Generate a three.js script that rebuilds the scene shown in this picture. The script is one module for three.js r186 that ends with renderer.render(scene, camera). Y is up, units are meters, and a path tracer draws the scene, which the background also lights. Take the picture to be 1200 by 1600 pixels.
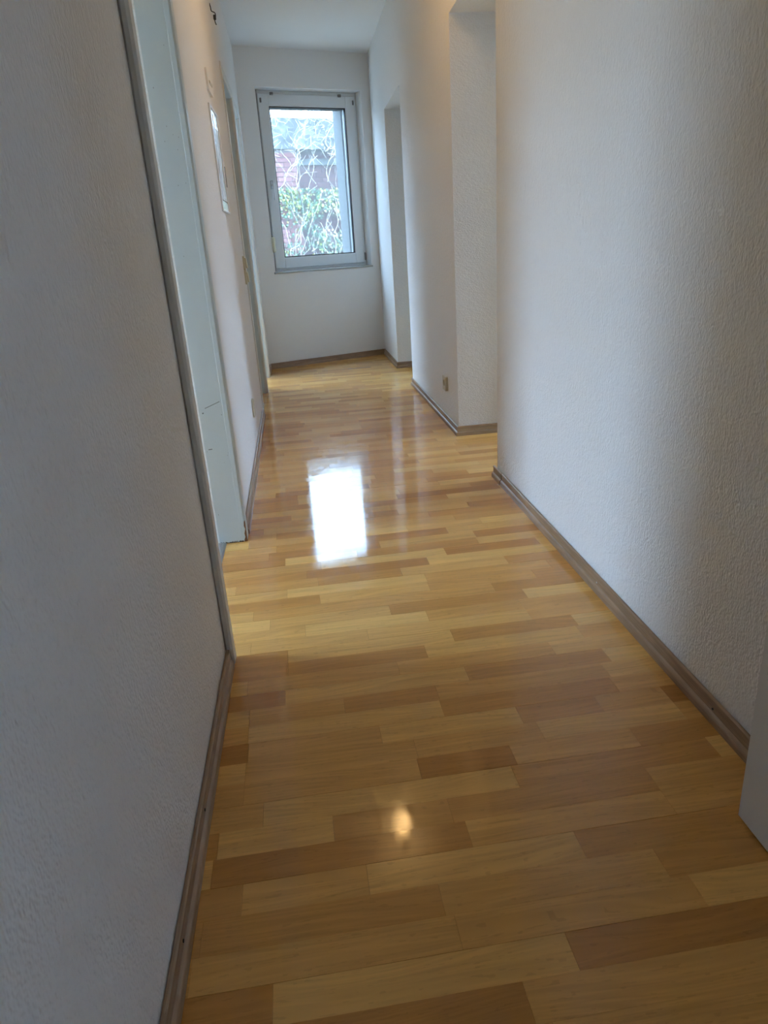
import * as THREE from 'three';
import { mergeGeometries } from 'three/addons/utils/BufferGeometryUtils.js';

// ---------------------------------------------------------------- camera, sky, exposure
const scene = new THREE.Scene();
const camera = new THREE.PerspectiveCamera(73.07, 1200 / 1600, 0.02, 200);
{ // a phone held about a metre above the floor, tipped down and rolled a little
  const right = new THREE.Vector3(0.991066, -0.062070, 0.118052);
  const up = new THREE.Vector3(0.099682, 0.932775, -0.346401);
  const back = new THREE.Vector3(-0.088615, 0.355074, 0.930629);
  camera.position.set(0, 0.99, 0);
  camera.quaternion.setFromRotationMatrix(new THREE.Matrix4().makeBasis(right, up, back));
}
scene.background = new THREE.Color().setRGB(0.60, 0.87, 1.26);   // even overcast sky
scene.backgroundIntensity = 21;
const renderer = new THREE.WebGLRenderer({ antialias: true });
renderer.toneMapping = THREE.LinearToneMapping;
renderer.toneMappingExposure = 1.0;
renderer.shadowMap.enabled = true;

// ---------------------------------------------------------------- helpers
let seed = 20240517;
function rnd() { seed |= 0; seed = (seed + 0x6D2B79F5) | 0; let t = Math.imul(seed ^ (seed >>> 15), 1 | seed); t = (t + Math.imul(t ^ (t >>> 7), 61 | t)) ^ t; return ((t ^ (t >>> 14)) >>> 0) / 4294967296; }
const rr = (a, b) => a + (b - a) * rnd();
const taken = new Map();
function numbered(name) { const n = taken.get(name) ?? 0; taken.set(name, n + 1); return n ? `${name}_${String(n).padStart(3, '0')}` : name; }
function shade(o) { o.traverse((c) => { if (c.isMesh) { c.castShadow = true; c.receiveShadow = true; } }); return o; }
function tag(o, label, category, kind, group) { o.userData.label = label; o.userData.category = category; if (kind) o.userData.kind = kind; if (group) o.userData.group = group; return o; }
function top(name, geo, mat, label, category, kind) { const m = new THREE.Mesh(geo, mat); m.name = numbered(name); scene.add(m); return tag(m, label, category, kind); }
function group(name, label, category, kind, x = 0, y = 0, zf = 0, turn = 0) { const g = new THREE.Group(); g.name = numbered(name); g.position.set(x, y, -zf); g.rotation.y = turn; scene.add(g); return tag(g, label, category, kind); }
function part(name, geo, mat, parent, label) { const m = new THREE.Mesh(geo, mat); m.name = name; parent.add(m); if (label) m.userData.label = label; return m; }
// box with chamfered edges, flat faces
function chamferBox(w, h, d, c) {
  const k = Math.min(c, w * 0.45, h * 0.45, d * 0.45), X = w / 2, Y = h / 2, Z = d / 2, out = [];
  const P = (sx, sy, sz, a) => [sx * (a === 0 ? X : X - k), sy * (a === 1 ? Y : Y - k), sz * (a === 2 ? Z : Z - k)];   // corner point lying on the face of axis a
  const tri = (a, b, q) => { // wind outwards
    const n = [(b[1] - a[1]) * (q[2] - a[2]) - (b[2] - a[2]) * (q[1] - a[1]), (b[2] - a[2]) * (q[0] - a[0]) - (b[0] - a[0]) * (q[2] - a[2]), (b[0] - a[0]) * (q[1] - a[1]) - (b[1] - a[1]) * (q[0] - a[0])];
    const m = [a[0] + b[0] + q[0], a[1] + b[1] + q[1], a[2] + b[2] + q[2]];
    if (n[0] * m[0] + n[1] * m[1] + n[2] * m[2] >= 0) out.push(...a, ...b, ...q); else out.push(...a, ...q, ...b);
  };
  const quad = (a, b, q, e) => { tri(a, b, q); tri(a, q, e); };
  for (const s of [-1, 1]) {
    quad(P(s, -1, -1, 0), P(s, 1, -1, 0), P(s, 1, 1, 0), P(s, -1, 1, 0));
    quad(P(-1, s, -1, 1), P(1, s, -1, 1), P(1, s, 1, 1), P(-1, s, 1, 1));
    quad(P(-1, -1, s, 2), P(1, -1, s, 2), P(1, 1, s, 2), P(-1, 1, s, 2));
    for (const t of [-1, 1]) {
      quad(P(s, t, -1, 0), P(s, t, 1, 0), P(s, t, 1, 1), P(s, t, -1, 1));
      quad(P(s, -1, t, 0), P(s, 1, t, 0), P(s, 1, t, 2), P(s, -1, t, 2));
      quad(P(-1, s, t, 1), P(1, s, t, 1), P(1, s, t, 2), P(-1, s, t, 2));
      for (const u of [-1, 1]) tri(P(s, t, u, 0), P(s, t, u, 1), P(s, t, u, 2));
    }
  }
  const g = new THREE.BufferGeometry(); g.setAttribute('position', new THREE.Float32BufferAttribute(out, 3)); g.computeVertexNormals();
  const uv = []; for (let i = 0; i < out.length; i += 3) uv.push(out[i] + out[i + 2], out[i + 1]); g.setAttribute('uv', new THREE.Float32BufferAttribute(uv, 2));
  return g;
}
// box given by plan extents; z is counted forwards along the corridor
function box(x0, x1, y0, y1, zf0, zf1, r = 0) {
  const w = x1 - x0, h = y1 - y0, d = zf1 - zf0;
  const g = r ? chamferBox(w, h, d, r) : new THREE.BoxGeometry(w, h, d);
  if (!r) metreUV(g, w, h, d);
  g.translate((x0 + x1) / 2, (y0 + y1) / 2, -(zf0 + zf1) / 2);
  return g;
}
function metreUV(g, w, h, d) { // BoxGeometry faces: +x -x +y -y +z -z
  const uv = g.attributes.uv, s = [[d, h], [d, h], [w, d], [w, d], [w, h], [w, h]];
  for (let f = 0; f < 6; f++) for (let k = 0; k < 4; k++) { const i = f * 4 + k; uv.setXY(i, uv.getX(i) * s[f][0], uv.getY(i) * s[f][1]); }
}
const plain = (g) => { const n = g.index ? g.toNonIndexed() : g; return n; };
const merge = (list) => mergeGeometries(list.map(plain));
const STD = (o) => new THREE.MeshStandardMaterial(o);
const lin = (r, g, b) => new THREE.Color().setRGB(r, g, b);

// repeating value noise
function lattice(nx, ny) { const a = new Float32Array(nx * ny); for (let i = 0; i < a.length; i++) a[i] = rnd(); return (x, y) => { // x, y in 0..1
  const fx = x * nx, fy = y * ny, ix = Math.floor(fx), iy = Math.floor(fy); let tx = fx - ix, ty = fy - iy; tx = tx * tx * (3 - 2 * tx); ty = ty * ty * (3 - 2 * ty);
  const X0 = ((ix % nx) + nx) % nx, X1 = (X0 + 1) % nx, Y0 = ((iy % ny) + ny) % ny, Y1 = (Y0 + 1) % ny;
  return (a[Y0 * nx + X0] * (1 - tx) + a[Y0 * nx + X1] * tx) * (1 - ty) + (a[Y1 * nx + X0] * (1 - tx) + a[Y1 * nx + X1] * tx) * ty; }; }
function dataTexture(w, h, fn, srgb, repeat = [1, 1]) {
  const d = new Uint8Array(w * h * 4);
  for (let y = 0; y < h; y++) for (let x = 0; x < w; x++) { const c = fn(x / w, y / h), i = (y * w + x) * 4; for (let k = 0; k < 3; k++) d[i + k] = Math.max(0, Math.min(255, (c.length ? c[k] : c) * 255)); d[i + 3] = 255; }
  const t = new THREE.DataTexture(d, w, h); t.wrapS = t.wrapT = THREE.RepeatWrapping; t.magFilter = THREE.LinearFilter; t.minFilter = THREE.LinearMipmapLinearFilter; t.generateMipmaps = true;
  if (srgb) t.colorSpace = THREE.SRGBColorSpace; t.repeat.set(...repeat); t.needsUpdate = true; return t;
}

// ---------------------------------------------------------------- materials
// woodchip-like wallpaper: small lumps drawn out upwards, over 0.9 m
const wa = lattice(330, 200), wb = lattice(160, 84), wc = lattice(60, 30), wd = lattice(420, 300), we = lattice(9, 9);
const paperBump = dataTexture(1024, 1024, (x, y) => {
  const p = we(x, y); let v = 0.40 * wa(x, y) + 0.34 * wb(x, y) + 0.14 * wc(x, y) + 0.12 * wd(x, y);
  const l = wb(x + 0.37, y + 0.21) * wa(x + 0.11, y + 0.63); v += 0.55 * Math.max(0, l - 0.52) * (0.6 + 0.8 * p); return 0.5 + (v - 0.5) * 1.1;
}, false, [1 / 0.9, 1 / 0.9]);
const M = {};
M.dimWall = STD({ color: lin(0.66, 0.65, 0.62), roughness: 0.4 });  // wall tone of an unseen room, lowered to cut light bounced onto the jamb
M.wall = STD({ color: lin(0.87, 0.865, 0.845), roughness: 0.85, bumpMap: paperBump, bumpScale: 0.0026 });
M.reveal = STD({ color: lin(0.87, 0.865, 0.845), roughness: 0.85 });
M.ceiling = STD({ color: lin(0.87, 0.87, 0.855), roughness: 0.9 });
const pf = lattice(40, 40), pg = lattice(7, 7);
M.paint = STD({ color: lin(0.62, 0.70, 0.715), roughness: 0.35 });
M.paintOld = STD({ color: lin(0.74, 0.75, 0.72), roughness: 0.45 });
M.plasticWhite = STD({ color: lin(0.80, 0.82, 0.82), roughness: 0.3 });
M.cream = STD({ color: lin(0.66, 0.62, 0.45), roughness: 0.35 });
M.creamOld = STD({ color: lin(0.60, 0.57, 0.46), roughness: 0.4 });
M.render = STD({ color: lin(0.17, 0.18, 0.18), roughness: 0.9 });
M.plasticGrey = STD({ color: lin(0.19, 0.20, 0.20), roughness: 0.5 });
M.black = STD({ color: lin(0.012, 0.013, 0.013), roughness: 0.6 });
M.dark = STD({ color: lin(0.05, 0.045, 0.04), roughness: 0.7 });
M.grey = STD({ color: lin(0.22, 0.22, 0.21), roughness: 0.55 });
M.alu = STD({ color: lin(0.55, 0.56, 0.57), roughness: 0.38, metalness: 0.9 });
M.glass = new THREE.MeshPhysicalMaterial({ color: 0xffffff, roughness: 0.05, transmission: 1, thickness: 0, ior: 1.5 });
M.doubleGlass = new THREE.MeshPhysicalMaterial({ color: lin(0.82, 0.85, 0.85), roughness: 0.17, transmission: 1, thickness: 0, ior: 1.5 });
M.sub = STD({ color: lin(0.10, 0.07, 0.045), roughness: 0.9 });
M.stone = STD({ color: lin(0.42, 0.42, 0.40), roughness: 0.5 });

// wood print of the laminate over 1.6 x 0.8 m; tone only, the strip gives the hue
const g1 = lattice(10, 130), g2 = lattice(24, 340), g3 = lattice(5, 26), g4 = lattice(90, 400), g5 = lattice(7, 12);
const woodTone = dataTexture(1536, 768, (x, y) => {
  const warp = 0.035 * (g3(x, y) - 0.5) + 0.02 * (g5(x, y) - 0.5);
  const yy = y + warp; const ring = 0.5 + 0.5 * Math.sin((yy * 46 + 2.6 * g3(x, yy) + 1.5 * g5(x, y)) * 6.283);
  let v = 0.93 + 0.05 * (g1(x, yy) - 0.5) + 0.055 * (g2(x, yy) - 0.5) + 0.022 * (ring - 0.5) + 0.05 * (g3(x, y) - 0.5);
  if (g4(x, yy) > 0.86) v -= 0.05; return [v, v * 0.985 + 0.008, v * 0.96 + 0.012];
}, true, [1 / 1.6, 1 / 0.8]);
const m1 = lattice(300, 300), m2 = lattice(120, 40), m3 = lattice(12, 12);
const floorRough = dataTexture(512, 512, (x, y) => 0.5 + 0.45 * (m2(x, y) - 0.5) + 0.5 * (m3(x, y) - 0.5), false, [1 / 1.3, 1 / 1.3]);
const TONES = [[0.525, 0.318, 0.122], [0.487, 0.28, 0.102], [0.447, 0.242, 0.083], [0.395, 0.200, 0.064], [0.345, 0.162, 0.049]];
const plankMats = TONES.map((c) => new THREE.MeshPhysicalMaterial({ color: lin(c[0] * 1.82, c[1] * 1.74, c[2] * 1.4), map: woodTone, roughness: 0.15, roughnessMap: floorRough, ior: 1.5, specularIntensity: 0.85 }));

// skirting film: brown-grey oak print, grain along the length
const b1 = lattice(8, 90), b2 = lattice(30, 260);
const skirtTone = dataTexture(512, 512, (x, y) => { const v = 0.78 + 0.10 * (b1(x, y) - 0.5) + 0.12 * (b2(x, y) - 0.5); return [v, v * 0.97, v * 0.93]; }, true, [1 / 1.0, 1 / 0.3]);
M.skirt = STD({ color: lin(0.55, 0.375, 0.24), map: skirtTone, roughness: 0.38 });
M.skirtWorn = STD({ color: lin(0.66, 0.47, 0.29), map: skirtTone, roughness: 0.5 });

// ---------------------------------------------------------------- the shell
// a wall from A to B (x, forward distance); its body lies to the right of A -> B
function wall(name, A, B, y0, y1, th, openings, mat, label) {
  const dx = B[0] - A[0], dz = B[1] - A[1], len = Math.hypot(dx, dz), s = new THREE.Shape();
  const doors = openings.filter((o) => o[2] <= y0).sort((p, q) => p[0] - q[0]);
  if (doors.length && doors[0][0] <= 0) { const [, b, , t] = doors.shift(); s.moveTo(0, t); s.lineTo(b, t); s.lineTo(b, y0); } else s.moveTo(0, y0);   // an opening may reach the wall's end
  for (const [a, b, , t] of doors) { s.lineTo(a, y0); s.lineTo(a, t); s.lineTo(b, t); s.lineTo(b, y0); }
  s.lineTo(len, y0); s.lineTo(len, y1); s.lineTo(0, y1); s.closePath();
  for (const [a, b, c, t] of openings.filter((o) => o[2] > y0)) { const h = new THREE.Path(); h.moveTo(a, c); h.lineTo(a, t); h.lineTo(b, t); h.lineTo(b, c); h.closePath(); s.holes.push(h); }
  const m = top(name, new THREE.ExtrudeGeometry(s, { depth: th, bevelEnabled: false }), mat, label, 'wall', 'structure');
  m.position.set(A[0], 0, -A[1]); m.rotation.y = Math.atan2(dz, dx);
  return m;
}
const H = 2.6, XR = 0.794, XL = -0.283;
const EL = [-0.34, 6.64], ER = [0.826, 7.07];
const et = [0.93822, 0.34600];                                  // along the end wall, left to right
const endAt = (s, off = 0) => [EL[0] + et[0] * s - et[1] * off, EL[1] + et[1] * s + et[0] * off];   // off: outwards
// right wall with two deep doorways
wall('wall_right', [XR, -0.3], [XR, 7.2], 0, H + 0.1, 0.24, [[3.175, 3.965, 0, 1.97], [5.58, 6.42, 0, 2.01]], M.wall, 'long white textured wall along the right of the hallway with two deep doorways');
// left wall, near and far of the first door
wall('wall_left', [XL, 2.44], [XL, -0.3], 0, H + 0.1, 0.14, [[0, 0.84, 0, 2.03]], M.wall, 'grey-white textured wall filling the left foreground');
const LF0 = [-0.300, 2.44], LF1 = [-0.3565, 7.0], lfLen = Math.hypot(LF1[0] - LF0[0], LF1[1] - LF0[1]);
const leftX = (zf) => LF0[0] + (LF1[0] - LF0[0]) * (zf - LF0[1]) / (LF1[1] - LF0[1]);
const fromEnd = (zf) => lfLen * (LF1[1] - zf) / (LF1[1] - LF0[1]);
wall('wall_left', LF1, LF0, 0, H + 0.1, 0.14, [[fromEnd(5.46), fromEnd(4.70), 0, 2.03], [fromEnd(6.20), fromEnd(5.57), 0, 2.03]], M.wall, 'white wall on the left beyond the first door, carrying the switches and the glossy panel');
{ // end wall with the window
  const A = endAt(1.40), B = endAt(-0.2), len = 1.6;
  wall('wall_end', A, B, -0.6, 3.3, 0.38, [[1.40 - 1.118, 1.40 - 0.145, 0.845, 2.315]], M.reveal, 'white end wall of the hallway around the window');
}
// wall behind the camera with a doorway, and the small lobby behind it
wall('wall_back', [0.85, -0.02], [-0.4, -0.02], 0, H + 0.1, 0.13, [[0.85 - 0.70, 0.85 + 0.16, 0, 2.0]], M.reveal, 'white wall with the doorway the viewer stands in');
wall('wall_lobby', [1.5, -1.9], [-1.3, -1.9], 0, H + 0.1, 0.15, [], M.reveal, 'white rear wall of the lobby behind the viewer');
wall('wall_lobby', [-1.2, -0.1], [-1.2, -2.0], 0, H + 0.1, 0.15, [], M.reveal, 'white wall on the left of the lobby behind the viewer');
wall('wall_lobby', [1.4, -2.0], [1.4, -0.1], 0, H + 0.1, 0.2, [[0.55, 0.97, 1.0, 2.0]], M.reveal, 'white wall on the right of the lobby behind the viewer');
top('wall_lobby', merge([box(-1.35, -0.36, 0, H + 0.1, -0.3, -0.15), box(0.82, 1.55, 0, H + 0.1, -0.3, -0.15)]), M.reveal, 'white wall pieces beside the doorway behind the viewer', 'wall', 'structure');
// the room on the left, seen only through its open doorway
const RX = -2.55;
wall('wall_room', [RX, 3.75], [RX, 0.2], 0, H + 0.1, 0.22, [[3.75 - 2.52, 3.75 - 1.45, 0.12, 2.40]], M.reveal, 'white outer wall with the window of the room on the left');
const roomWall = (label, ...b) => top('wall_room', box(b[0], b[1], 0, H + 0.1, b[2], b[3]), b[4] ?? M.reveal, label, 'wall', 'structure');
roomWall('near side wall of the room on the left', RX - 0.2, XL - 0.14, 0.16, 0.3);
roomWall('far side wall of the room on the left', RX - 0.2, -0.44, 3.65, 3.8);
roomWall('near side wall of the room behind the third left doorway', -1.95, -0.475, 5.47, 5.54, M.dimWall);
roomWall('far side wall of the room behind the third left doorway', -1.95, -0.44, 7.30, 7.46, M.dimWall);
roomWall('corner wall between the end wall and the room on its left', -0.62, -0.50, 6.3, 7.46, M.dimWall);
wall('wall_room', [-1.75, 7.46], [-1.75, 5.47], 0, H + 0.1, 0.2, [[7.46 - 7.22, 7.46 - 5.98, 0.3, 2.45]], M.dimWall, 'outer wall with the window of the room behind the third left doorway');
roomWall('near side wall of the room on the right', 1.034, 3.5, 2.3, 2.42);
roomWall('far side wall of the room on the right', 1.034, 3.5, 4.40, 4.52);
wall('wall_room', [3.3, 2.3], [3.3, 4.52], 0, H + 0.1, 0.2, [[2.95 - 2.3, 3.80 - 2.3, 0.6, 2.30]], M.reveal, 'outer wall with the window of the room on the right');
{ // ceiling and floor slabs follow the plan
  const o = [endAt(-0.2, 0.2), endAt(1.5, 0.2)];
  const plan = (pts) => { const s = new THREE.Shape(); pts.forEach(([x, z], i) => (i ? s.lineTo(x, z) : s.moveTo(x, z))); s.closePath(); return s; };
  const pts = [[1.6, -2.1], [1.6, 2.25], [3.52, 2.25], [3.52, 4.55], [1.6, 4.55], [1.6, o[1][1] + 0.04], o[1], o[0], [-0.40, o[0][1] + 0.1], [-0.40, 7.48], [-1.97, 7.48], [-1.97, 5.45], [-0.6, 5.45], [-0.6, 3.82], [RX - 0.22, 3.82], [RX - 0.22, 0.1], [-1.4, 0.1], [-1.4, -2.1]];
  const slab = (y, t) => { const g = new THREE.ExtrudeGeometry(plan(pts), { depth: t, bevelEnabled: false }); g.rotateX(-Math.PI / 2); g.translate(0, y, 0); return g; };
  top('ceiling', slab(H, 0.25), M.ceiling, 'plain white ceiling of the hallway', 'ceiling', 'structure');
  top('subfloor', slab(-0.2, 0.19), M.sub, 'dark subfloor under the laminate', 'floor', 'structure');
  top('floor_room', box(RX - 0.05, -0.405, -0.012, 0, 0.3, 3.7), plankMats[1], 'laminate floor of the room on the left', 'floor', 'structure');
  top('floor_room', box(-1.77, -0.475, -0.012, 0, 5.5, 7.4), plankMats[1], 'laminate floor of the room behind the third left doorway', 'floor', 'structure');
  top('floor_room', box(1.085, 3.32, -0.012, 0, 2.4, 4.45), plankMats[1], 'laminate floor of the room on the right', 'floor', 'structure');
  top('floor_lobby', box(-1.25, 1.45, -0.012, 0, -1.95, 0.275), plankMats[2], 'laminate floor of the lobby behind the viewer', 'floor', 'structure');
}

// ---------------------------------------------------------------- laminate floor: strips across the hallway
const floorGroup = group('floor', 'glossy honey-coloured laminate floor of short strips laid across the hallway', 'floor', 'structure');
{
  const W = 0.0607, turn = THREE.MathUtils.degToRad(1.0), U0 = -0.48, U1 = 1.075;
  // joints read from the picture for the near rows: end of each strip and its tone (0 pale .. 4 dark)
  const seen = {
    '-1': [[-0.2, 3], [0.25, 3], [0.70, 2]], 0: [[-0.22, 2], [0.228, 4], [0.62, 2], [1.0, 3]], 1: [[-0.127, 4], [0.315, 1], [0.80, 4]],
    2: [[-0.25, 2], [0.157, 2], [0.55, 2], [0.9, 1]], 3: [[-0.24, 3], [0.144, 3], [0.52, 2], [0.86, 3]], 4: [[-0.18, 3], [0.03, 2], [0.403, 1], [0.75, 3]],
    5: [[-0.235, 1], [0.22, 4], [0.60, 2], [0.95, 2]], 6: [[-0.23, 3], [-0.02, 1], [0.20, 3], [0.60, 3], [0.9, 2]], 7: [[-0.15, 2], [0.345, 1], [0.762, 3]],
    8: [[-0.19, 2], [0.163, 2], [0.36, 4], [0.625, 2], [0.95, 3]], 9: [[-0.19, 1], [0.167, 2], [0.44, 2], [0.76, 1]], 10: [[-0.187, 4], [0.10, 2], [0.413, 1], [0.60, 3], [0.76, 2], [1.0, 4]],
    11: [[-0.19, 2], [0.25, 1], [0.664, 3], [0.95, 2]], 12: [[-0.19, 1], [0.03, 2], [0.252, 3], [0.67, 2], [1.0, 1]], 13: [[-0.107, 4], [0.339, 1], [0.70, 3]],
    14: [[-0.2, 1], [0.177, 2], [0.58, 2], [0.9, 1]], 15: [[-0.10, 3], [0.26, 3], [0.68, 1]], 16: [[-0.10, 3], [0.345, 1], [0.69, 3]], 17: [[-0.2, 1], [0.12, 1], [0.58, 1], [0.9, 2]],
    18: [[-0.05, 1], [0.30, 0], [0.578, 2], [0.95, 2]], 19: [[-0.15, 0], [0.2, 1], [0.61, 3]], 20: [[-0.2, 1], [0.529, 2], [0.85, 3]], 21: [[0.0, 3], [0.34, 1], [0.68, 2]], 22: [[-0.1, 1], [0.342, 0], [0.75, 2]],
  };
  const list = [];
  for (let n = -5; n * W + 0.6 < 7.75; n++) {
    const v0 = 0.6 + n * W, row = [];
    if (seen[n]) { row.push(...seen[n].map((q) => [...q])); } else { let u = U0 + rr(0.05, 0.38); let last = -1; while (u < U1) { let t = [0, 1, 1, 2, 2, 3, 3, 4][Math.floor(rnd() * 8)]; if (t === last) t = (t + 2) % 5; last = t; row.push([u, t]); u += rr(0.24, 0.46); } }
    const end = row[row.length - 1]; if (end[0] < U1) row.push([U1, (end[1] + 1) % 4]);
    let u = U0; for (const [e, t] of row) { const e2 = Math.min(e, U1); if (e2 - u > 0.01) list.push({ n, u0: u, u1: e2, v0, t }); u = e2; }
  }
  const plankTilt = new Map();
  function strip({ n, u0, u1, v0, t }, baked) {
    const edge = ((n - 2) % 3 + 3) % 3 === 0, w = W - (edge ? 0.0008 : 0.00012), len = u1 - u0 - 0.0003;
    const g = new THREE.BoxGeometry(len, 0.01, w);
    const uv = g.attributes.uv, ou = rnd() * 1.6, ov = rnd() * 0.8, pos = g.attributes.position;
    for (let i = 0; i < uv.count; i++) uv.setXY(i, ou + pos.getX(i), ov - pos.getZ(i));
    const board = Math.floor((n - 2) / 3); if (!plankTilt.has(board)) plankTilt.set(board, [rr(-0.0007, 0.0007), rr(-0.0005, 0.0005)]);
    const [rx, rz] = plankTilt.get(board);
    const o = new THREE.Object3D(); const uc = (u0 + u1) / 2, vc = v0 + W / 2 + (edge ? 0.0003 : 0);
    o.position.set(uc * Math.cos(turn) - vc * Math.sin(turn), -0.0052, -(uc * Math.sin(turn) + vc * Math.cos(turn)));
    o.rotation.set(rx + rr(-0.0002, 0.0002), turn, rz * 0.3);
    if (baked) { o.updateMatrix(); g.applyMatrix4(o.matrix); return g; }
    const m = new THREE.Mesh(g, plankMats[t]); m.name = 'plank'; m.position.copy(o.position); m.rotation.copy(o.rotation); floorGroup.add(m);
  }
  // the 300 nearest in view are pieces of their own, the rest one piece
  const inView = list.filter((q) => q.v0 > 0.48 && q.u1 > -0.3 && q.u0 < 0.8).sort((a, b) => a.v0 - b.v0), near = new Set(inView.slice(0, 300));
  for (const q of near) strip(q);
  const rest = TONES.map((_, t) => list.filter((q) => !near.has(q) && q.t === t).map((q) => plain(strip(q, true))));
  const far = mergeGeometries(rest.map((l) => mergeGeometries(l)), true);
  const fm = part('planks', far, plankMats, floorGroup); fm.userData.kind = 'stuff';
}

// ---------------------------------------------------------------- skirting boards
// profile: flat top band, a shallow hollow, a fuller rounded foot; x away from the wall
function skirtGeo(len, h = 0.052, d = 0.017, cutA = 0, cutB = 0) {
  const s = new THREE.Shape(); s.moveTo(0.002, 0); s.lineTo(d, 0); s.lineTo(d, h * 0.20); s.quadraticCurveTo(d, h * 0.36, d * 0.74, h * 0.40); s.lineTo(d * 0.55, h * 0.44); s.lineTo(d * 0.50, h * 0.80); s.lineTo(d * 0.62, h * 0.84); s.lineTo(d * 0.58, h * 0.97); s.lineTo(d * 0.4, h); s.lineTo(0.002, h); s.closePath();
  const g = new THREE.ExtrudeGeometry(s, { depth: len, bevelEnabled: false, curveSegments: 4 }), uv = g.attributes.uv, p = g.attributes.position;
  for (let i = 0; i < p.count; i++) uv.setXY(i, p.getZ(i), p.getX(i) + p.getY(i));
  if (cutA || cutB) for (let i = 0; i < p.count; i++) p.setZ(i, p.getZ(i) + (p.getZ(i) < len / 2 ? -cutA : cutB) * p.getX(i));   // mitres
  g.computeVertexNormals();
  return g;
}
// from A to B with the wall on the left hand of A -> B ... board stands to the right
function skirting(name, A, B, mat, label, opts = {}) {
  const dx = B[0] - A[0], dz = B[1] - A[1], len = Math.hypot(dx, dz);
  const m = top(name, skirtGeo(len, opts.h, opts.d, opts.cutA, opts.cutB), mat, label, 'baseboard', 'structure');
  m.position.set(A[0], 0, -A[1]);
  m.rotation.y = Math.atan2(dx, -dz);   // local z -> A->B
  m.rotation.z = 0;
  return m;
}
// local z along (dx, -dz in world); local x then points to the right of travel seen from above ... checked per call
const skirtNearRight = skirting('baseboard_right', [XR, 0.02], [XR, 2.776], M.skirt, 'long brown skirting board along the near right wall');
skirting('baseboard_right', [XR - 0.002, 2.781], [XR - 0.002, 2.905], M.skirtWorn, 'short loose end piece of skirting at the near right corner, a dark crack before it');
{ const j = part('gap_shade', skirtGeo(0.0046, 0.048, 0.0150), M.black, skirtNearRight); j.position.set(0, 0, 2.7562); }  // black strip standing in for the shade inside the open gap
skirting('baseboard_right', [XR, 3.665], [XR, 5.28], M.skirt, 'brown skirting board on the right wall under the socket', { cutA: 1 });
skirting('baseboard_right', [1.034, 3.665], [XR, 3.665], M.skirtWorn, 'worn scuffed skirting inside the nearer right doorway', { cutB: 1 });
skirting('baseboard_right', [1.034, 6.12], [XR, 6.12], M.skirt, 'brown skirting inside the farther right doorway', { cutB: 1 });
skirting('baseboard_right', [XR, 6.12], [XR, 7.05], M.skirt, 'short skirting between the farther right doorway and the end wall', { cutA: 1 });
skirting('baseboard_end', endAt(1.24), endAt(0.0), M.skirt, 'brown skirting under the window on the end wall');
const skirtNearLeft = skirting('baseboard_left', [XL, 1.583], [XL, 0.02], M.skirt, 'brown skirting board along the near left wall');
skirting('baseboard_left', [leftX(4.60), 4.60], [leftX(2.505), 2.505], M.skirt, 'brown skirting on the left wall between the two doors');
skirting('baseboard_left', [leftX(6.62), 6.62], [leftX(6.275), 6.275], M.skirt, 'stub of skirting in the far left corner');

// countersunk screws holding the two near boards
const screwGeo = new THREE.CylinderGeometry(0.0028, 0.0028, 0.003, 10); screwGeo.rotateZ(Math.PI / 2);
for (const [board, len, spots] of [[skirtNearRight, 2.756, [[1.757, M.alu], [1.145, M.black]]], [skirtNearLeft, 1.563, [[1.052, M.black], [0.786, M.black]]]])
  for (const [zf, mat] of spots) { const c = part('screw', screwGeo, mat, board); c.position.set(0.0090, 0.030, board === skirtNearRight ? zf - 0.02 : 1.583 - zf); }

// ---------------------------------------------------------------- left doors
function casingGeo(x0, x1, y0, y1, z0, z1) { return box(x0, x1, y0, y1, z0, z1, Math.min(0.006, (x1 - x0) * 0.4)); }
function scratchedPaint() {
  const c = document.createElement('canvas'); c.width = 256; c.height = 2048; const k = c.getContext('2d');
  k.fillStyle = '#ffffff'; k.fillRect(0, 0, 256, 2048);
  k.strokeStyle = 'rgba(70,72,70,0.75)'; k.lineCap = 'round';
  const line = (x0, y0, x1, y1, w) => { k.lineWidth = w; k.beginPath(); k.moveTo(x0, y0); k.lineTo(x1, y1); k.stroke(); };
  line(60, 1532, 205, 1512, 2.2); line(30, 1549, 40, 1548, 4); line(34, 1681, 70, 1680, 2.5);
  k.fillStyle = 'rgba(60,58,52,0.8)';
  for (let i = 0; i < 26; i++) { k.beginPath(); k.arc(rr(5, 250), rr(300, 2040), rr(0.6, 2.0), 0, 7); k.fill(); }
  k.fillStyle = 'rgba(70,58,44,0.9)'; for (let x = 0; x < 256; x += 6) k.fillRect(x, 2048 - rr(1, 7), 7, 14);       // grime along the foot
  k.fillStyle = '#7a4a20'; k.beginPath(); k.moveTo(256, 1938); k.lineTo(240, 1950); k.lineTo(236, 1975); k.lineTo(246, 1990); k.lineTo(232, 2020); k.lineTo(228, 2048); k.lineTo(256, 2048); k.fill();   // bare wood where the paint is knocked off
  const t = new THREE.CanvasTexture(c); t.colorSpace = THREE.SRGBColorSpace; return t;
}
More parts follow.
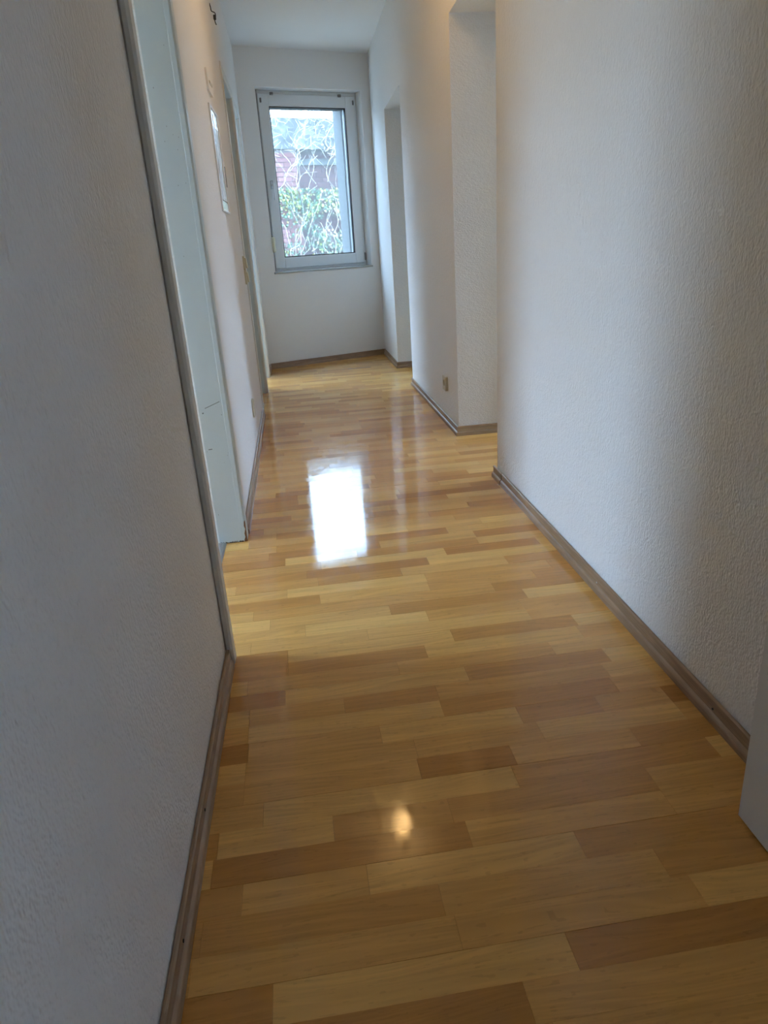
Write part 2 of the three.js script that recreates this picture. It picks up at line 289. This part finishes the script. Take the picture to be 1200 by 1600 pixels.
function leftDoor(z0, z1, xw0, xw1, far) { // clear opening z0..z1; wall face x at both ends; far doors carry a closed leaf
  const names = { first: 'open doorway on the left with a pale blue painted wooden frame, paint chipped at its foot', second: 'closed painted door in its frame on the left beside the light switches', third: 'painted frame of the open doorway on the left next to the end wall' };
  const which = !far ? 'first' : far === 1 ? 'second' : 'third';
  const g = group(`door_${!far ? 1 : far + 1}`, names[which], 'door', 'structure', xw1, 0, z1);
  const P = (n, geo, mat) => { geo.translate(-xw1, 0, z1); return part(n, geo, mat, g); };
  const T = 2.0, pr = far ? 0.008 : 0.019;
  // near side
  P('casing', casingGeo(xw0 - 0.002, xw0 + pr, 0.0, T + 0.055, z0 - 0.05, z0 - 0.004), M.paintOld);
  P('lining', box(xw0 - 0.147, xw0 + 0.006, 0, T + 0.03, z0 - 0.03, z0), M.paint);
  // far side: stop and rebate step
  const lining = box(xw1 - 0.087, xw1 + 0.002, 0, T + 0.03, z1, z1 + 0.03);
  if (!far) { // map the scratched paint on the face towards the viewer
    const uv = lining.attributes.uv; for (let i = 0; i < uv.count; i++) { uv.setXY(i, i >= 16 && i < 20 ? uv.getX(i) / 0.093 : 0.3, i >= 16 && i < 20 ? uv.getY(i) / 2.03 : 0.7); }
    P('lining', lining, STD({ color: lin(0.62, 0.70, 0.715), roughness: 0.35, map: scratchedPaint() }));
  } else P('lining', lining, M.paint);
  P('rebate', box(xw1 - 0.147, xw1 - 0.087, 0, T + 0.03, z1 + 0.014, z1 + 0.03), M.paint);
  P('casing', casingGeo(xw1 - 0.010, xw1 + (far ? 0.014 : 0.016), 0.0, T + 0.055, z1 - 0.001, z1 + 0.058), far ? M.paintOld : M.paint);
  if (!far) { // bare wood where the paint is knocked off the foot of the frame
    const c = new THREE.Shape(); [[0, 0], [0.0005, 0.085], [-0.004, 0.078], [-0.006, 0.062], [-0.0025, 0.05], [-0.0075, 0.032], [-0.006, 0.018], [-0.011, 0.006], [-0.010, 0]].forEach((p, i) => (i ? c.lineTo(...p) : c.moveTo(...p)));
    const q = new THREE.ExtrudeGeometry(c, { depth: 0.0015, bevelEnabled: false }); q.translate(xw1 + 0.0155, 0.001, -z1); P('bare_wood', q, STD({ color: lin(0.20, 0.09, 0.03), roughness: 0.8 }));
  }
  // head
  const hx = Math.max(xw0, xw1);
  P('head_lining', box(xw1 - 0.147, Math.min(xw0, xw1) + 0.004, T, T + 0.03, z0, z1 + 0.03), M.paint);
  P('head_casing', casingGeo(xw1 - 0.004, hx + pr - 0.002, T + 0.006, T + 0.056, z0 - 0.05, z1 + 0.058), M.paintOld);
  if (far === 1) {
    P('leaf', box(xw1 - 0.145, xw1 - 0.105, 0.004, T, z0, z1 + 0.014, 0.003), M.paint);
    const hg = new THREE.CapsuleGeometry(0.009, 0.10, 4, 8); hg.rotateX(Math.PI / 2); hg.translate(xw1 - 0.06, 1.04, -(z1 - 0.10)); P('handle', hg, M.alu);
    const st = new THREE.CylinderGeometry(0.011, 0.011, 0.05, 12); st.rotateZ(Math.PI / 2); st.translate(xw1 - 0.082, 1.04, -(z1 - 0.05)); P('handle_neck', st, M.alu);
    P('backing', box(xw1 - 0.2, xw1 - 0.147, 0, T + 0.08, z0 - 0.06, z1 + 0.06), M.reveal);
  }
  return g;
}
leftDoor(1.632, 2.432, XL, LF0[0] - 0.003, 0);
leftDoor(4.735, 5.43, leftX(4.72), leftX(5.43), 1);
leftDoor(5.60, 6.17, leftX(5.6), leftX(6.17), 2);
{ // aluminium strip in the first doorway
  const s = new THREE.Shape(); s.moveTo(-0.019, 0); s.lineTo(-0.012, 0.004); s.lineTo(-0.004, 0.0035); s.lineTo(-0.002, 0.005); s.lineTo(0.002, 0.005); s.lineTo(0.004, 0.0035); s.lineTo(0.012, 0.004); s.lineTo(0.019, 0); s.closePath();
  const g = new THREE.ExtrudeGeometry(s, { depth: 0.80, bevelEnabled: false }); g.translate(-0.384, 0.0005, -2.432);
  top('trim_1', g, M.alu, 'ribbed aluminium transition strip on the floor of the first left doorway', 'threshold', 'structure');
}

// ---------------------------------------------------------------- right doorways: frames and closed leaves set deep
function rightDoor(n, z0, z1, T, label, open) {
  const g = group(`door_${n}`, label, 'door', 'structure', 1.05, 0, z1);
  const P = (nm, geo, mat) => { geo.translate(-1.05, 0, z1); return part(nm, geo, mat, g); };
  P('post', box(1.044, 1.10, 0, T + 0.02, z1 - 0.022, z1 + 0.05, 0.003), M.paintOld);
  P('post', box(1.036, 1.10, 0, T + 0.02, z0 - 0.05, z0 + 0.022, 0.003), M.paintOld);
  P('head', box(1.036, 1.10, T - 0.03, T + 0.06, z0 - 0.05, z1 + 0.05, 0.003), M.paintOld);
  if (!open) P('leaf', box(1.062, 1.10, 0.006, T - 0.03, z0 + 0.022, z1 - 0.022), M.paint);
  for (const [y, dx] of [[0.30, 0], [0.20, -0.008]]) { const c = new THREE.CylinderGeometry(0.0035, 0.0035, 0.004, 10); c.rotateX(Math.PI / 2); c.translate(1.052 + dx, y, -(z1 - 0.023)); P('screw', c, M.black); }
  P('threshold', box(1.036, 1.075, 0, 0.008, z0 + 0.02, z1 - 0.02), M.dark);
  if (!open) P('backing', box(1.10, 1.16, 0, T + 0.15, z0 - 0.15, z1 + 0.15), M.reveal);
}
rightDoor(4, 2.875, 3.665, 1.97, 'white frame of the open doorway set deep in the nearer right recess', true);
rightDoor(5, 5.28, 6.12, 2.01, 'closed white door set deep in the farther right doorway');
{ // door leaf standing open against the right wall in the foreground
  const g = group('door_6', 'open grey-white door leaf standing along the right wall in the near foreground', 'door', 'structure', 0.70, 0, 0.03);
  const P = (nm, geo, mat) => { geo.translate(-0.70, 0, 0.03); return part(nm, geo, mat, g); };
  P('leaf', box(0.682, 0.722, 0.007, 1.985, 0.03, 0.888, 0.002), M.paintOld);
  P('handle_plate', box(0.676, 0.683, 0.93, 1.13, 0.80, 0.84, 0.002), M.alu);
  const h = new THREE.CapsuleGeometry(0.009, 0.10, 4, 8); h.rotateX(Math.PI / 2); h.translate(0.63, 1.06, -0.77); P('handle', h, M.alu);
  const k = new THREE.CylinderGeometry(0.010, 0.010, 0.05, 12); k.rotateZ(Math.PI / 2); k.translate(0.653, 1.06, -0.82); P('handle_neck', k, M.alu);
  for (const y of [0.25, 1.75]) { const c = new THREE.CylinderGeometry(0.008, 0.008, 0.09, 10); c.translate(0.70, y, -0.022); P('hinge', c, M.alu); }
}

// ---------------------------------------------------------------- window in the end wall
{
  const turn = Math.atan2(et[1], et[0]);                         // local x to the right, local -z outwards
  const g = group('window_1', 'white plastic tilt window in the end wall looking out on ivy and brick', 'window', 'structure', EL[0], 0, EL[1], turn);
  const bx = (s0, s1, y0, y1, o0, o1, r = 0) => box(s0, s1, y0, y1, o0, o1, r);
  const ring = (s0, s1, y0, y1, w, o0, o1, r) => merge([bx(s0, s0 + w, y0, y1, o0, o1, r), bx(s1 - w, s1, y0, y1, o0, o1, r), bx(s0 + w - 0.004, s1 - w + 0.004, y0, y0 + w, o0, o1, r), bx(s0 + w - 0.004, s1 - w + 0.004, y1 - w, y1, o0, o1, r)]);
  const S0 = 0.170, S1 = 1.118, Y0 = 0.862, Y1 = 2.315;
  part('frame', ring(S0, S1, Y0, Y1, 0.055, 0.115, 0.185, 0.003), M.plasticWhite, g);
  part('frame_packing', merge([bx(0.145, 0.172, 0.845, 2.315, 0.135, 0.19), bx(0.145, 1.118, 0.845, 0.864, 0.12, 0.19)]), M.plasticWhite, g);
  const sash = part('sash', ring(0.190, 1.098, 0.878, 2.288, 0.095, 0.098, 0.165, 0.005), M.plasticWhite, g);
  part('gasket', ring(0.284, 1.004, 0.972, 2.194, 0.009, 0.106, 0.135, 0), M.black, sash);
  part('pane', bx(0.284, 1.004, 0.972, 2.194, 0.131, 0.133), M.doubleGlass, sash);
  part('outer_bead', ring(0.262, 1.026, 0.950, 2.216, 0.026, 0.140, 0.160, 0.002), M.plasticWhite, sash);
  const hs = part('handle_plate', bx(0.222, 0.250, 1.545, 1.615, 0.088, 0.1, 0.004), M.alu, sash);
  part('handle', merge([bx(0.228, 0.244, 1.57, 1.59, 0.055, 0.09, 0.004), bx(0.228, 0.246, 1.455, 1.592, 0.045, 0.060, 0.005)]), M.plasticWhite, sash);
  for (const [s, y, w, h] of [[0.300, 2.286, 0.030, 0.022], [0.935, 2.286, 0.030, 0.022], [0.207, 2.235, 0.014, 0.036], [1.072, 2.235, 0.014, 0.036]]) part('curtain_clip', bx(s, s + w, y - h / 2, y + h / 2, 0.086, 0.1, 0.003), M.grey, sash);
  part('hinge', bx(1.096, 1.112, 0.90, 0.97, 0.096, 0.112, 0.003), M.grey, sash);
  part('sill', bx(0.135, 1.128, 0.838, 0.853, -0.014, 0.125, 0.003), M.stone, g, 'thin grey stone sill');
  part('outer_jamb', merge([bx(1.003, 1.12, 0.846, 2.315, 0.215, 0.39), bx(0.143, 0.262, 0.846, 2.315, 0.215, 0.39)]), M.render, g);
  part('shutter_rail', merge([bx(1.012, 1.118, 0.862, 2.3, 0.187, 0.214), bx(0.145, 0.252, 0.862, 2.3, 0.187, 0.214)]), M.plasticGrey, g);
  part('shutter_bottom_bar', bx(0.175, 1.088, 2.185, 2.315, 0.192, 0.21, 0.003), M.plasticGrey, g);
  part('outer_sill', bx(0.12, 1.14, 0.815, 0.846, 0.185, 0.41), M.stone, g);
}
{ // strap of the roller shutter, left of the window
  const turn = Math.atan2(et[1], et[0]);
  const g = group('shutter_strap', 'dark roller-shutter strap with a cream winder at the left edge of the window', 'shutter strap', undefined, EL[0], 0, EL[1], turn);
  part('strap', box(0.150, 0.166, 1.12, 2.30, 0.035, 0.038), M.grey, g);
  part('winder_box', box(0.143, 0.172, 1.02, 1.15, -0.022, 0.05, 0.008), M.cream, g);
  part('strap_slot', box(0.148, 0.167, 1.148, 1.156, 0.025, 0.045), M.black, g);
  part('cord_tail', box(0.156, 0.162, 0.865, 1.022, 0.02, 0.024), M.grey, g);
}

// ---------------------------------------------------------------- fittings on the walls
function squircle(w, h, r) { const s = new THREE.Shape(), a = w / 2, b = h / 2; s.moveTo(-a + r, -b); s.lineTo(a - r, -b); s.quadraticCurveTo(a, -b, a, -b + r); s.lineTo(a, b - r); s.quadraticCurveTo(a, b, a - r, b); s.lineTo(-a + r, b); s.quadraticCurveTo(-a, b, -a, b - r); s.lineTo(-a, -b + r); s.quadraticCurveTo(-a, -b, -a + r, -b); return s; }
const plate = (w, h, r, d) => new THREE.ExtrudeGeometry(squircle(w, h, r), { depth: d, bevelEnabled: true, bevelSize: 0.002, bevelThickness: 0.002, bevelSegments: 2, curveSegments: 6 });
// local z faces away from the wall
function lightSwitch(y, label) {
  const g = group('light_switch', label, 'switch', undefined, leftX(4.56) + 0.002, y, 4.56, Math.PI / 2 - 0.012);
  g.userData.group = 'light switches by the second left door';
  part('plate', plate(0.078, 0.078, 0.014, 0.008), M.cream, g);
  const r = plate(0.052, 0.056, 0.006, 0.006); r.rotateX(-0.10); r.translate(0, 0, 0.012); part('rocker', r, M.cream, g);
}
lightSwitch(0.962, 'upper of the two cream rocker switches beside the second left door');
lightSwitch(0.880, 'lower of the two cream rocker switches beside the second left door');
{
  const g = group('wall_socket', 'small cream socket low on the right wall beyond the nearer doorway', 'socket', undefined, XR - 0.002, 0.24, 3.965, -Math.PI / 2);
  const s = squircle(0.080, 0.080, 0.008), hole = new THREE.Path(); hole.absarc(0, 0, 0.021, 0, Math.PI * 2); s.holes.push(hole);
  part('plate', new THREE.ExtrudeGeometry(s, { depth: 0.012, bevelEnabled: true, bevelSize: 0.002, bevelThickness: 0.003, bevelSegments: 2 }), M.creamOld, g);
  const cup = new THREE.CylinderGeometry(0.0212, 0.0212, 0.002, 20); cup.rotateX(Math.PI / 2); cup.translate(0, 0, 0.003); part('cup', cup, M.grey, g);
  for (const x of [-0.0095, 0.0095]) { const c = new THREE.CylinderGeometry(0.0026, 0.0026, 0.002, 8); c.rotateX(Math.PI / 2); c.translate(x, 0, 0.0045); part('contact_hole', c, M.black, g); }
}
{
  const g = group('cover_plate', 'blank cream cover plate low on the left wall above the skirting', 'cover plate', undefined, leftX(3.74) + 0.001, 0.235, 3.74, Math.PI / 2 - 0.012);
  part('plate', plate(0.082, 0.095, 0.035, 0.006), M.creamOld, g);
  const c = new THREE.SphereGeometry(0.005, 10, 6); c.scale(1, 1, 0.4); c.translate(0, 0, 0.009); part('screw', c, M.creamOld, g);
}
{ // glossy narrow panel on the left wall
  const g = group('fuse_box', 'upright glossy white panel with a thin frame on the left wall', 'fuse box', undefined, leftX(3.605), 1.41, 3.605, Math.PI / 2 - 0.012);
  const n1 = lattice(5, 9), n2 = lattice(11, 23);
  const wav = dataTexture(256, 256, (x, y) => 0.6 * n1(x, y) + 0.4 * n2(x, y), false, [1, 1]);
  part('frame', merge([[-0.145, -0.133, -0.215, 0.215], [0.133, 0.145, -0.215, 0.215], [-0.134, 0.134, -0.215, -0.203], [-0.134, 0.134, 0.203, 0.215]].map(([a, b, c, d]) => { const q = chamferBox(b - a, d - c, 0.012, 0.003); q.translate((a + b) / 2, (c + d) / 2, 0.006); return q; })), M.plasticWhite, g);
  const d1 = new THREE.BoxGeometry(0.268, 0.365, 0.006); d1.translate(0, 0.02, 0.004); part('cover', d1, new THREE.MeshPhysicalMaterial({ color: lin(0.74, 0.77, 0.74), roughness: 0.12, bumpMap: wav, bumpScale: 0.006, ior: 1.6 }), g);
  const d2 = new THREE.BoxGeometry(0.268, 0.036, 0.006); d2.translate(0, -0.186, 0.004); part('lower_strip', d2, new THREE.MeshPhysicalMaterial({ color: lin(0.70, 0.74, 0.69), roughness: 0.15, ior: 1.6 }), g);
  const hg = new THREE.BoxGeometry(0.006, 0.09, 0.006); hg.translate(0.142, -0.05, 0.012); part('hinge', hg, M.grey, g);
}
{
  const g = group('door_chime', 'flat cream chime box above the glossy panel on the left wall', 'door chime', undefined, leftX(3.6), 1.725, 3.6, Math.PI / 2 - 0.012);
  part('housing', plate(0.15, 0.085, 0.008, 0.010), M.reveal, g);
  const l = chamferBox(0.09, 0.012, 0.006, 0.002); l.translate(0, -0.005, 0.013); part('grille_bar', l, M.creamOld, g);
}
{ // loose lamp wires poking out of the wall
  const g = group('wire_end', 'dark loose cable end sticking out high on the left wall', 'cable', undefined, leftX(4.46), 2.19, 4.46, 0);
  const t1 = new THREE.TubeGeometry(new THREE.CatmullRomCurve3([new THREE.Vector3(0, 0.075, 0), new THREE.Vector3(0.004, 0.055, 0.004), new THREE.Vector3(0.006, 0.04, 0), new THREE.Vector3(0.022, 0.034, -0.012), new THREE.Vector3(0.024, 0.018, -0.014)]), 16, 0.0025, 6);
  part('cable', t1, M.black, g);
  const t2 = chamferBox(0.014, 0.024, 0.012, 0.003); t2.translate(0.018, 0.014, -0.012); part('terminal', t2, M.black, g);
  const t3 = new THREE.TubeGeometry(new THREE.CatmullRomCurve3([new THREE.Vector3(0.016, 0.004, -0.012), new THREE.Vector3(0.018, -0.008, -0.012), new THREE.Vector3(0.022, -0.02, -0.013)]), 8, 0.003, 6);
  part('cable', t3, M.dark, g);
}

// ---------------------------------------------------------------- ceiling lamp, above the frame
{
  const g = group('ceiling_lamp', 'bare warm bulb in a white holder on the hallway ceiling', 'lamp', undefined, 0.31, H, 3.4);
  const c = new THREE.LatheGeometry([[0, 0], [0.045, 0], [0.045, -0.012], [0.03, -0.03], [0.022, -0.035], [0.022, -0.085], [0.016, -0.09], [0, -0.09]].map((p) => new THREE.Vector2(...p)), 24); part('holder', c, M.plasticWhite, g);
  const b = new THREE.LatheGeometry([[0, -0.20], [0.012, -0.199], [0.024, -0.192], [0.030, -0.178], [0.030, -0.162], [0.024, -0.142], [0.016, -0.12], [0.014, -0.09]].map((p) => new THREE.Vector2(...p)), 20);
  part('bulb', b, STD({ color: lin(0.9, 0.8, 0.6), emissive: lin(1.0, 0.56, 0.14), emissiveIntensity: 18, roughness: 0.4 }), g);
  const l = new THREE.PointLight(lin(1.0, 0.62, 0.28), 0.30, 0, 2); l.position.set(0, -0.17, 0); l.castShadow = true; l.shadow.radius = 1.4; g.add(l);
}

// ---------------------------------------------------------------- outside
{
  const turn = Math.atan2(et[1], et[0]);
  top('ground_yard', (() => { const g = new THREE.BoxGeometry(40, 0.3, 40); metreUV(g, 40, 0.3, 40); g.translate(0, -0.75, -4); return g; })(), STD({ color: lin(0.24, 0.22, 0.18), roughness: 1 }), 'earth of the yard outside the window', 'ground', 'structure');
  const O = 6.2;
  const g = group('brick_wall', 'old red brick garden wall with piers and a pale concrete beam outside the window', 'garden wall', undefined, EL[0], 0, EL[1], turn);
  const mort = STD({ color: lin(0.12, 0.105, 0.10), roughness: 0.95 });
  const n1 = lattice(64, 64), n2 = lattice(14, 14);
  const stain = dataTexture(256, 256, (x, y) => { const v = 0.80 + 0.22 * (n1(x, y) - 0.5) + 0.30 * (n2(x, y) - 0.5); return [v, v, v * 0.99]; }, true, [0.5, 0.5]);
  const conc = STD({ color: lin(0.185, 0.195, 0.19), roughness: 0.95, map: stain });
  part('core', box(-8, 13, -0.6, 2.68, O + 0.10, O + 0.35), mort, g);
  part('concrete_beam', box(-8, 13, 2.67, 3.14, O - 0.16, O + 0.37), conc, g);
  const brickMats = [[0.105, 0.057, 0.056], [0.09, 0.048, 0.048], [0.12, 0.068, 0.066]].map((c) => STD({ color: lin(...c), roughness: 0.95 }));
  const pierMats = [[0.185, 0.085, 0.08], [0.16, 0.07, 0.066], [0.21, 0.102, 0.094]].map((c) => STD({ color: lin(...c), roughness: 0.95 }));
  const bricks = (s0, s1, y0, y1, o0, o1) => { // joined courses, in three tones
    const sets = [[], [], []]; let k = 0;
    for (let y = y0; y + 0.06 < y1; y += 0.075, k++) for (let s = s0 - (k % 2 ? 0.125 : 0); s < s1 - 0.01; s += 0.25) { const a = Math.max(s, s0), b = Math.min(s + 0.24, s1); if (b - a > 0.03) sets[Math.floor(rnd() * 3)].push(plain(box(a, b, y, y + 0.063, o0 - rr(0, 0.006), o1))); }
    return mergeGeometries(sets.map((l) => mergeGeometries(l)), true);
  };
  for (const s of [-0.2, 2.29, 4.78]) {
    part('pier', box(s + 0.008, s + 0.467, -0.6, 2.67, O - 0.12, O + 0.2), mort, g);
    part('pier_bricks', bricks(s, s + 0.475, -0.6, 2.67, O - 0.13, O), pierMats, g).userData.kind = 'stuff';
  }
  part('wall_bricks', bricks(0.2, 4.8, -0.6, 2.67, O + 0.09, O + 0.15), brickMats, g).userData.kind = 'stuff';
  part('ledge', merge([box(2.765, 4.78, 2.44, 2.535, O + 0.0, O + 0.2), box(0.275, 2.29, 2.44, 2.535, O + 0.0, O + 0.2)]), conc, g);

  // ivy: one lobed leaf, many copies
  const sh = new THREE.Shape(); [[0, -0.5], [0.28, -0.42], [0.5, -0.1], [0.3, 0.0], [0.34, 0.3], [0.12, 0.22], [0, 0.55], [-0.12, 0.22], [-0.34, 0.3], [-0.3, 0.0], [-0.5, -0.1], [-0.28, -0.42]].forEach((p, i) => (i ? sh.lineTo(...p) : sh.moveTo(...p)));
  const lg = new THREE.ShapeGeometry(sh); { const p = lg.attributes.position; for (let i = 0; i < p.count; i++) p.setZ(i, 0.35 * Math.abs(p.getX(i)) - 0.25 * p.getY(i) * p.getY(i)); lg.computeVertexNormals(); }
  const leafMat = STD({ color: 0xffffff, roughness: 0.55, side: THREE.DoubleSide });
  const big = lattice(9, 9), fine = lattice(23, 23);
  const places = [];
  for (let i = 0; i < 32000 && places.length < 9000; i++) {
    const s = rr(0.9, 4.9), y = rr(-0.6, 2.15), e = 1.93 + 0.24 * big(s / 4.2 + 0.13, 0.4); if (y > e) continue;
    let d = 0.45 + 1.1 * (big(s / 4.2, y / 2.6 + 0.1) - 0.5) + 0.7 * (fine(s / 4.2, y / 2.6) - 0.5); if (y > e - 0.35) d += 0.5; if (s > 3.15) d += 0.05; if (s < 2.8 && y < 1.6 && y > 1.1) d -= 0.35;
    if (rnd() > d) continue; places.push([s, y]);
  }
  const ivy = new THREE.InstancedMesh(lg, leafMat, places.length); ivy.name = 'ivy'; const o = new THREE.Object3D(), col = new THREE.Color();
  places.forEach(([s, y], i) => {
    o.position.set(s, y, -(O - 0.12 - rr(0, 0.16))); o.rotation.set(rr(-0.9, 0.5), rr(-0.8, 0.8), rr(-0.8, 0.8) + Math.PI); o.scale.setScalar(rr(0.032, 0.056)); o.updateMatrix(); ivy.setMatrixAt(i, o.matrix);
    const dry = s > 3.1 ? 0.55 : 0.06, q = rnd();
    if (q < dry) col.setRGB(rr(0.20, 0.30), rr(0.20, 0.28), rr(0.13, 0.19)); else if (q < dry + (y > 1.5 ? 0.35 : 0.12) * (1 - dry)) col.setRGB(rr(0.19, 0.27), rr(0.22, 0.29), rr(0.04, 0.07)); else { const v = rr(0.7, 1.3); col.setRGB(0.048 * v, 0.105 * v, 0.058 * v); }
    ivy.setColorAt(i, col);
  });
  ivy.position.set(EL[0], 0, -EL[1]); ivy.rotation.y = turn; scene.add(ivy);
  tag(ivy, 'green and yellowish ivy leaves climbing the brick wall outside', 'ivy', 'stuff');

  // bare stems: hanging runners and a pale tangle over the beam
  const tubes = [];
  for (let i = 0; i < 760; i++) {
    const high = i < 700, s0 = high ? rr(1.2, 4.7) : rr(1.9, 4.5), y0 = high ? (i < 300 ? rr(2.5, 3.2) : rr(3.05, 3.75)) : rr(1.3, 2.15), pts = [], lx = rr(-0.5, 0.5), ly = high ? (i < 300 ? rr(-0.7, 0.25) : rr(-0.3, 0.35)) : rr(-1.1, -0.5), d = O - rr(0.32, 0.6);
    if (high && s0 < 2.75 && rnd() < 0.45) continue;
    for (let k = 0; k < 5; k++) pts.push(new THREE.Vector3(s0 + lx * k / 4 + rr(-0.08, 0.08), y0 + ly * k / 4 + rr(-0.07, 0.07), -(d + rr(-0.06, 0.04))));
    tubes.push(new THREE.TubeGeometry(new THREE.CatmullRomCurve3(pts), 10, rr(0.002, 0.005), 5));
  }
  const stems = new THREE.Mesh(merge(tubes), STD({ color: lin(0.36, 0.335, 0.29), roughness: 0.9 })); stems.name = 'bare_vines'; stems.position.copy(ivy.position); stems.rotation.copy(ivy.rotation); scene.add(stems);
  tag(stems, 'pale bare vine stems tangled over the concrete beam outside', 'vines', 'stuff');
}
// windows of the side rooms; each opening faces the sky above an unseen house
function sideWindow(n, label, x, z0, z1, y0, y1, out) { // out: -1 or 1, the way outdoors
  const g = group(`window_${n}`, label, 'window', 'structure', x, 0, z0);
  const P = (nm, geo, mat) => { geo.translate(-x, 0, z0); return part(nm, geo, mat, g); };
  const a = x + out * 0.09, b = x + out * 0.15, x0 = Math.min(a, b), x1 = Math.max(a, b);
  P('frame', merge([box(x0, x1, y0, y1, z0, z0 + 0.05), box(x0, x1, y0, y1, z1 - 0.05, z1), box(x0, x1, y0, y0 + 0.05, z0 + 0.04, z1 - 0.04), box(x0, x1, y1 - 0.05, y1, z0 + 0.04, z1 - 0.04)]), M.plasticWhite);
  P('pane', box(x + out * 0.12 - 0.001, x + out * 0.12 + 0.001, y0 + 0.05, y1 - 0.05, z0 + 0.05, z1 - 0.05), M.glass);
}
sideWindow(2, 'glazed balcony door of the room behind the first left doorway', RX, 1.45, 2.52, 0.12, 2.40, -1);
sideWindow(3, 'window of the room behind the third left doorway', -1.75, 5.98, 7.22, 0.3, 2.45, -1);
sideWindow(4, 'window of the room behind the nearer right doorway', 3.3, 2.95, 3.80, 0.6, 2.30, 1);
sideWindow(5, 'small unseen lobby window behind the viewer, added to light the near left wall', 1.4, -1.45, -1.03, 1.0, 2.0, 1);  // opening added behind the camera to brighten the near left wall
{  // unseen houses that hide the low sky and grade the daylight indoors
  const ren = STD({ color: lin(0.36, 0.34, 0.31), roughness: 0.95 }), roof = STD({ color: lin(0.17, 0.09, 0.07), roughness: 0.9 });
  const house = (name, label, x0, x1, z0, z1, h) => { const g = group(name, label, 'building', 'structure', (x0 + x1) / 2, -0.6, (z0 + z1) / 2); const w = x1 - x0, d = z1 - z0;
    const b = new THREE.BoxGeometry(w, h, d); b.translate(0, h / 2, 0); part('walls', b, ren, g);
    const s = new THREE.Shape(); s.moveTo(-w / 2 - 0.3, h); s.lineTo(0, h + 1.0); s.lineTo(w / 2 + 0.3, h); s.closePath(); const r = new THREE.ExtrudeGeometry(s, { depth: d + 0.4, bevelEnabled: false }); r.translate(0, 0, -d / 2 - 0.2); part('roof', r, roof, g); };
  house('sky_blocking_house', 'unseen house beyond the left yard, sized to hide the low sky', -17, -11, -6, 14, 4.5);
  house('sky_blocking_house', 'unseen house beyond the right yard, sized to hide the low sky', 12, 18, -6, 14, 3.4);
}
shade(scene);
renderer.render(scene, camera);
